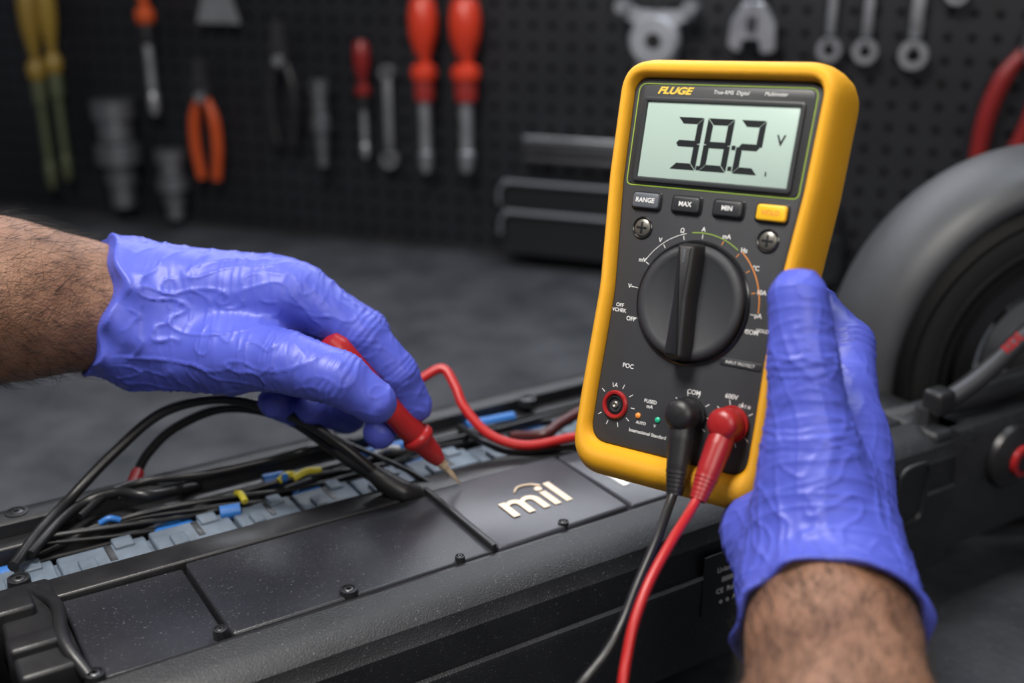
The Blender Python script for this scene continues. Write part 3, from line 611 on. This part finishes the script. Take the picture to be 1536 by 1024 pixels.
# ================================================================== HANDS
lh_palm=[(P(150,458,.604),P(230,468,.60),.0335,.032),
 (P(210,440,.60),P(415,438,.585),.026,.018),(P(210,500,.60),P(395,500,.588),.026,.019),
 (P(220,520,.595),P(350,535,.58),.022,.019),(P(230,440,.61),P(400,420,.605),.022,.014)]
lh_f=[ [(P(345,530,.575),.019),(P(430,543,.557),.0155),(P(510,568,.552),.0132),(P(562,603,.556),.0108)],
 [(P(450,442,.585),.0165),(P(540,500,.587),.0125),(P(595,560,.594),.0112),(P(622,608,.602),.0096)],
 [(P(430,432,.60),.0155),(P(548,498,.612),.0125),(P(592,590,.622),.0110),(P(570,648,.606),.0092)],
 [(P(415,432,.615),.0150),(P(510,540,.640),.0120),(P(520,620,.632),.0105),(P(468,610,.606),.0095)],
 [(P(390,440,.62),.0135),(P(450,560,.645),.0110),(P(450,615,.630),.0098),(P(412,602,.603),.0088)]]
lc=P(133,459,.603)
build_hand('gloved_hand',lh_palm,lh_f,lc,P(-60,445,.568)-lc,.0335,
 [(P(175,460,.603),.0275),(P(120,459,.599),.0300),(P(0,449,.580),.0375),(P(-250,430,.54),.0420)],P(440,445,.59)-P(150,460,.6),tilt=(0,0,.14))
cc=P(1247,950,.415); fdir=P(1272,1300,.335)-cc
rh_palm=[(P(1247,950,.415),P(1240,860,.437),.0325,.030),
 (P(1240,860,.437),ML(68,-66,-22),.028,.020),(P(1245,870,.44),P(1222,760,.440),.025,.021),
 (P(1200,870,.445),P(1150,800,.468),.023,.0165),(P(1150,800,.468),ML(58,-88,-30),.0165,.015),
 (P(1245,800,.452),ML(67,-56,-22),.021,.016),(P(1222,760,.440),P(1218,690,.440),.021,.019)]
rh_f=[ [(P(1222,730,.440),.0195),(P(1214,650,.440),.0160),(P(1205,545,.440),.0135),(P(1198,446,.441),.0115)],
 [(ML(66,-54,-24),.0155),(ML(56,-20,-40),.0112),(ML(36,-6,-46),.0102),(ML(14,-4,-44),.0088)],
 [(ML(68,-66,-28),.0150),(ML(58,-38,-45),.0115),(ML(36,-26,-48),.0105),(ML(10,-26,-45),.0090)],
 [(ML(67,-78,-30),.0145),(ML(56,-56,-45),.0110),(ML(36,-46,-47),.0100),(ML(12,-46,-44),.0088)],
 [(ML(60,-90,-32),.0135),(ML(52,-74,-44),.0100),(ML(36,-66,-45),.0092),(ML(18,-66,-42),.0080)]]
build_hand('gloved_hand',rh_palm,rh_f,cc,fdir,.0325,
 [(P(1243,900,.425),.0250),(cc,.0270),(P(1262,1130,.37),.031),(P(1270,1500,.30),.037)],P(1230,600,.45)-cc)
# ================================================================== CAMERA + LIGHT
c=bpy.data.cameras.new('camera'); co=bpy.data.objects.new('camera',c); bpy.context.collection.objects.link(co); co.location=CAM; co.rotation_euler=(math.radians(70),0,0)
c.lens=40; c.sensor_width=36; c.dof.use_dof=True; c.dof.focus_distance=.525; c.dof.aperture_fstop=4.6; c.clip_start=.01
bpy.context.scene.camera=co
def area(name,loc,target,size,power,col=(1,1,1),sy=None):
    l=bpy.data.lights.new(name,'AREA'); l.energy=power; l.color=col; l.size=size
    if sy: l.shape='RECTANGLE'; l.size_y=sy
    o=bpy.data.objects.new(name,l); bpy.context.collection.objects.link(o); o.location=loc; o.rotation_euler=(Vector(target)-Vector(loc)).to_track_quat('-Z','Y').to_euler(); return o
area('overhead_lamp',(-.32,.28,1.20),(0,.50,.1),.36,17.5,(1,.96,.90))
area('back_rim_light',(.5,1.15,1.45),(.15,.6,.1),.9,8.5,(.85,.92,1),.35)  # added light from behind right, for rim highlights on the fender
area('bench_lamp',(.35,-.5,.95),(.1,.5,.2),.42,5.8,(1,.95,.88))
area('deck_sheen_light',(-.1,1.22,.66),(.0,.55,.1),.9,3.8,(.90,.93,1),.12)  # added strip light out of view, gives the deck covers their glossy reflection
w=bpy.data.worlds.new('world'); bpy.context.scene.world=w; w.use_nodes=True; w.node_tree.nodes['Background'].inputs[0].default_value=(.60,.63,.71,1); w.node_tree.nodes['Background'].inputs[1].default_value=.14
bpy.context.scene.view_settings.view_transform='Standard'
